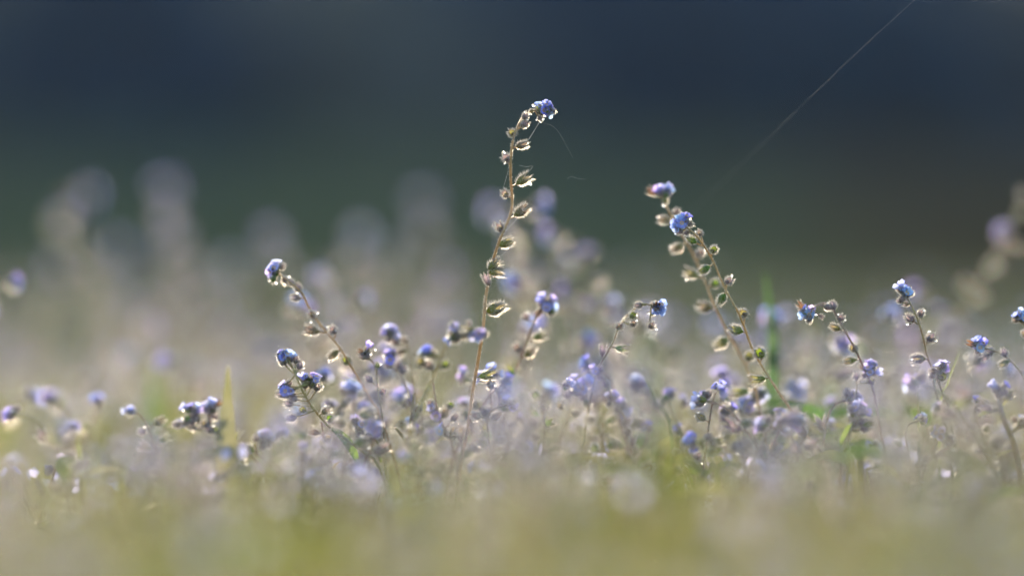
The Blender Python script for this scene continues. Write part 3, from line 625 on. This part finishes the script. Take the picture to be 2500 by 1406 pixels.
def ground():
    ys = np.concatenate([np.linspace(-3, 0, 7)[:-1], np.linspace(0, 4, 41)[:-1], np.linspace(4, 40, 37)[:-1], np.linspace(40, 600, 29)]); xs = np.concatenate([-np.geomspace(1, 400, 16)[::-1], np.linspace(-.9, .9, 19), np.geomspace(1, 400, 16)])
    V = []; F = []
    for y in ys:
        for x in xs:
            z = 0.0
            if y > 3: z += 0.0011 * (y - 3) ** 2 if y < 20 else 0.318 + 0.037 * (y - 20)
            if y > 66: z = 0.318 + 0.037 * 46 + .002 * (y - 66)
            z += (0.002 * math.sin(x * 9 + 1) * math.cos(y * 7)) * min(1, max(0, (y - .9) * 1.5)) - .002
            V.append((x, y, z))
    n = len(xs)
    for i in range(len(ys) - 1):
        for j in range(n - 1): F.append((i * n + j, i * n + j + 1, (i + 1) * n + j + 1, (i + 1) * n + j))
    me = bpy.data.meshes.new('ground'); me.from_pydata(V, [], F); me.polygons.foreach_set('use_smooth', [True] * len(F))
    m, t, o = mat_new('meadow_soil'); nn = t.nodes; l = t.links
    tc = nn.new('ShaderNodeTexCoord'); nz = nn.new('ShaderNodeTexNoise'); nz.inputs['Scale'].default_value = 2.2; nz.inputs['Detail'].default_value = 10; nz.inputs['Roughness'].default_value = .7
    l.new(tc.outputs['Object'], nz.inputs['Vector']); rp = nn.new('ShaderNodeValToRGB'); l.new(nz.outputs[0], rp.inputs[0])
    e = rp.color_ramp.elements; e[0].position = .32; e[0].color = (.018, .022, .014, 1); e[1].position = .68; e[1].color = (.045, .055, .030, 1); x = e.new(.5); x.color = (.030, .038, .020, 1)
    pb = nn.new('ShaderNodeBsdfPrincipled'); pb.inputs['Roughness'].default_value = .9; l.new(rp.outputs[0], pb.inputs['Base Color'])
    bp = nn.new('ShaderNodeBump'); bp.inputs['Strength'].default_value = .8; bp.inputs['Distance'].default_value = .01; l.new(nz.outputs[0], bp.inputs['Height']); l.new(bp.outputs[0], pb.inputs['Normal'])
    l.new(pb.outputs[0], o.inputs[0]); me.materials.append(m)
    g = link(bpy.data.objects.new('ground', me)); g['kind'] = 'structure'
    return lambda y: (0.0011 * (y - 3) ** 2 if y < 20 else 0.318 + 0.037 * (y - 20)) if y > 3 else 0
gz = ground()
M_W1 = thin('spruce_haze_blue', (.024, .052, .098), (.030, .060, .104), tr=.15, spec=0, rough=1, scale=.5)  # navy of sky-lit shade and hazy distance painted into the needles
M_W2 = thin('bush_haze_slate', (.070, .090, .105), (.090, .108, .116), tr=.22, spec=0, rough=1, scale=.5)  # slate tone of distant haze painted into the leaf colour
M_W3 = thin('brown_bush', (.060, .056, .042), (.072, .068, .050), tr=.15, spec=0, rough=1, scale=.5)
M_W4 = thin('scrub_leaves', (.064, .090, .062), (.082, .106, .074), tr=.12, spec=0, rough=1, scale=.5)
M_BARK = thin('bark', (.05, .04, .035), tr=0, scale=3)
def wood():
    random.seed(77); parts = []
    def tree(x, y, h, wdt, m, conic):
        n = int(1300 * wdt); z0 = gz(y); q = rng.random(n); rad = (1 - q) if conic else np.sqrt(np.clip(1 - (2 * q - .9) ** 2 * .8, .05, 1))
        g = rng.random(n) * 6.283; rr = wdt * rad * np.sqrt(rng.random(n)) * (1 + .25 * np.sin(g * 3 + x)); c = np.stack([x + rr * np.cos(g), y + rr * np.sin(g), z0 + h * (.04 + .96 * q)], 1)
        s = rng.uniform(.10, .26, (n, 1)); a = rng.normal(size=(n, 3)); a /= np.linalg.norm(a, axis=1, keepdims=True); b_ = rng.normal(size=(n, 3)); b_ -= a * (a * b_).sum(1, keepdims=True); b_ /= np.linalg.norm(b_, axis=1, keepdims=True)
        V = np.concatenate([c - a * s, c + b_ * s * .6, c + a * s, c - b_ * s * .6]); i = np.arange(n)
        parts.append((V, np.concatenate([np.stack([i, i + n, i + 2 * n], 1), np.stack([i, i + 2 * n, i + 3 * n], 1)]), np.full(2 * n, m)))
        b = MB(); b.tube([Vector((x, y, z0 - .1)), Vector((x + .1, y, z0 + h * .5)), Vector((x, y, z0 + h * .95))], [.22, .14, .03], 6, 3); parts.append(tmpl(b))
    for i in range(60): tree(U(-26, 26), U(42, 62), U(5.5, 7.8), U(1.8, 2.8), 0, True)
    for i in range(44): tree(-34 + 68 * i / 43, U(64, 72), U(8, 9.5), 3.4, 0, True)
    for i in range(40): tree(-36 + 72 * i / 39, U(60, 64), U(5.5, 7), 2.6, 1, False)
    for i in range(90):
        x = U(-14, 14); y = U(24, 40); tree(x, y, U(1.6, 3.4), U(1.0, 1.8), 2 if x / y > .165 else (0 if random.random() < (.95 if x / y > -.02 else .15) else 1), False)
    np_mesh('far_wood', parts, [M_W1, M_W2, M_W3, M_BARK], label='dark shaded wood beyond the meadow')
wood()
def scrub():
    parts = []
    for i in range(1000):
        y = 5.0 + 19 * random.random() ** .8; x = U(-1, 1) * (.30 * y); h = U(.014, .036) * y; n = 300; z0 = gz(y); wd = h * U(.6, 1.1)
        q = rng.random(n); g = rng.random(n) * 6.283; rr = wd * np.sqrt(np.clip(1 - (2 * q - .7) ** 2 * .7, .05, 1)) * np.sqrt(rng.random(n)); c = np.stack([x + rr * np.cos(g), y + rr * np.sin(g), z0 + h * q], 1)
        s = rng.uniform(.04, .10, (n, 1)) * h; a = rng.normal(size=(n, 3)); a /= np.linalg.norm(a, axis=1, keepdims=True); b_ = rng.normal(size=(n, 3)); b_ -= a * (a * b_).sum(1, keepdims=True); b_ /= np.linalg.norm(b_, axis=1, keepdims=True)
        V = np.concatenate([c - a * s, c + b_ * s * .6, c + a * s, c - b_ * s * .6]); i_ = np.arange(n)
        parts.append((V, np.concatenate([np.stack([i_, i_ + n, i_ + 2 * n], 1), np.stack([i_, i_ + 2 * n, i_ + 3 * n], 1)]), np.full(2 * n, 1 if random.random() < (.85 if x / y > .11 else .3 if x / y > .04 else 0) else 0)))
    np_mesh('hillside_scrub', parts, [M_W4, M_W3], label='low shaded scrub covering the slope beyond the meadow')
scrub()

# ------------------------------------------------------------------ thin backlit air between the lens and the wood
def haze():
    b = MB(); x0, x1, y0, y1, z0, z1 = -410, 410, -4, 610, -1.5, 14
    for z in (z0, z1):
        for y in (y0, y1):
            for x in (x0, x1): b.v.append(Vector((x, y, z)))
    for q in ((0, 2, 3, 1), (4, 5, 7, 6), (0, 1, 5, 4), (2, 6, 7, 3), (0, 4, 6, 2), (1, 3, 7, 5)): b.face(q, 0)
    m, t, o = mat_new('morning_air'); v = t.nodes.new('ShaderNodeVolumePrincipled')
    v.inputs['Color'].default_value = (.62, .80, 1, 1); v.inputs['Density'].default_value = HAZE; v.inputs['Anisotropy'].default_value = .2
    t.links.new(v.outputs[0], o.inputs['Volume'])
    h = link(bpy.data.objects.new('haze', b.mesh('haze', [m]))); h['kind'] = 'stuff'
HAZE = 0.0004
haze()
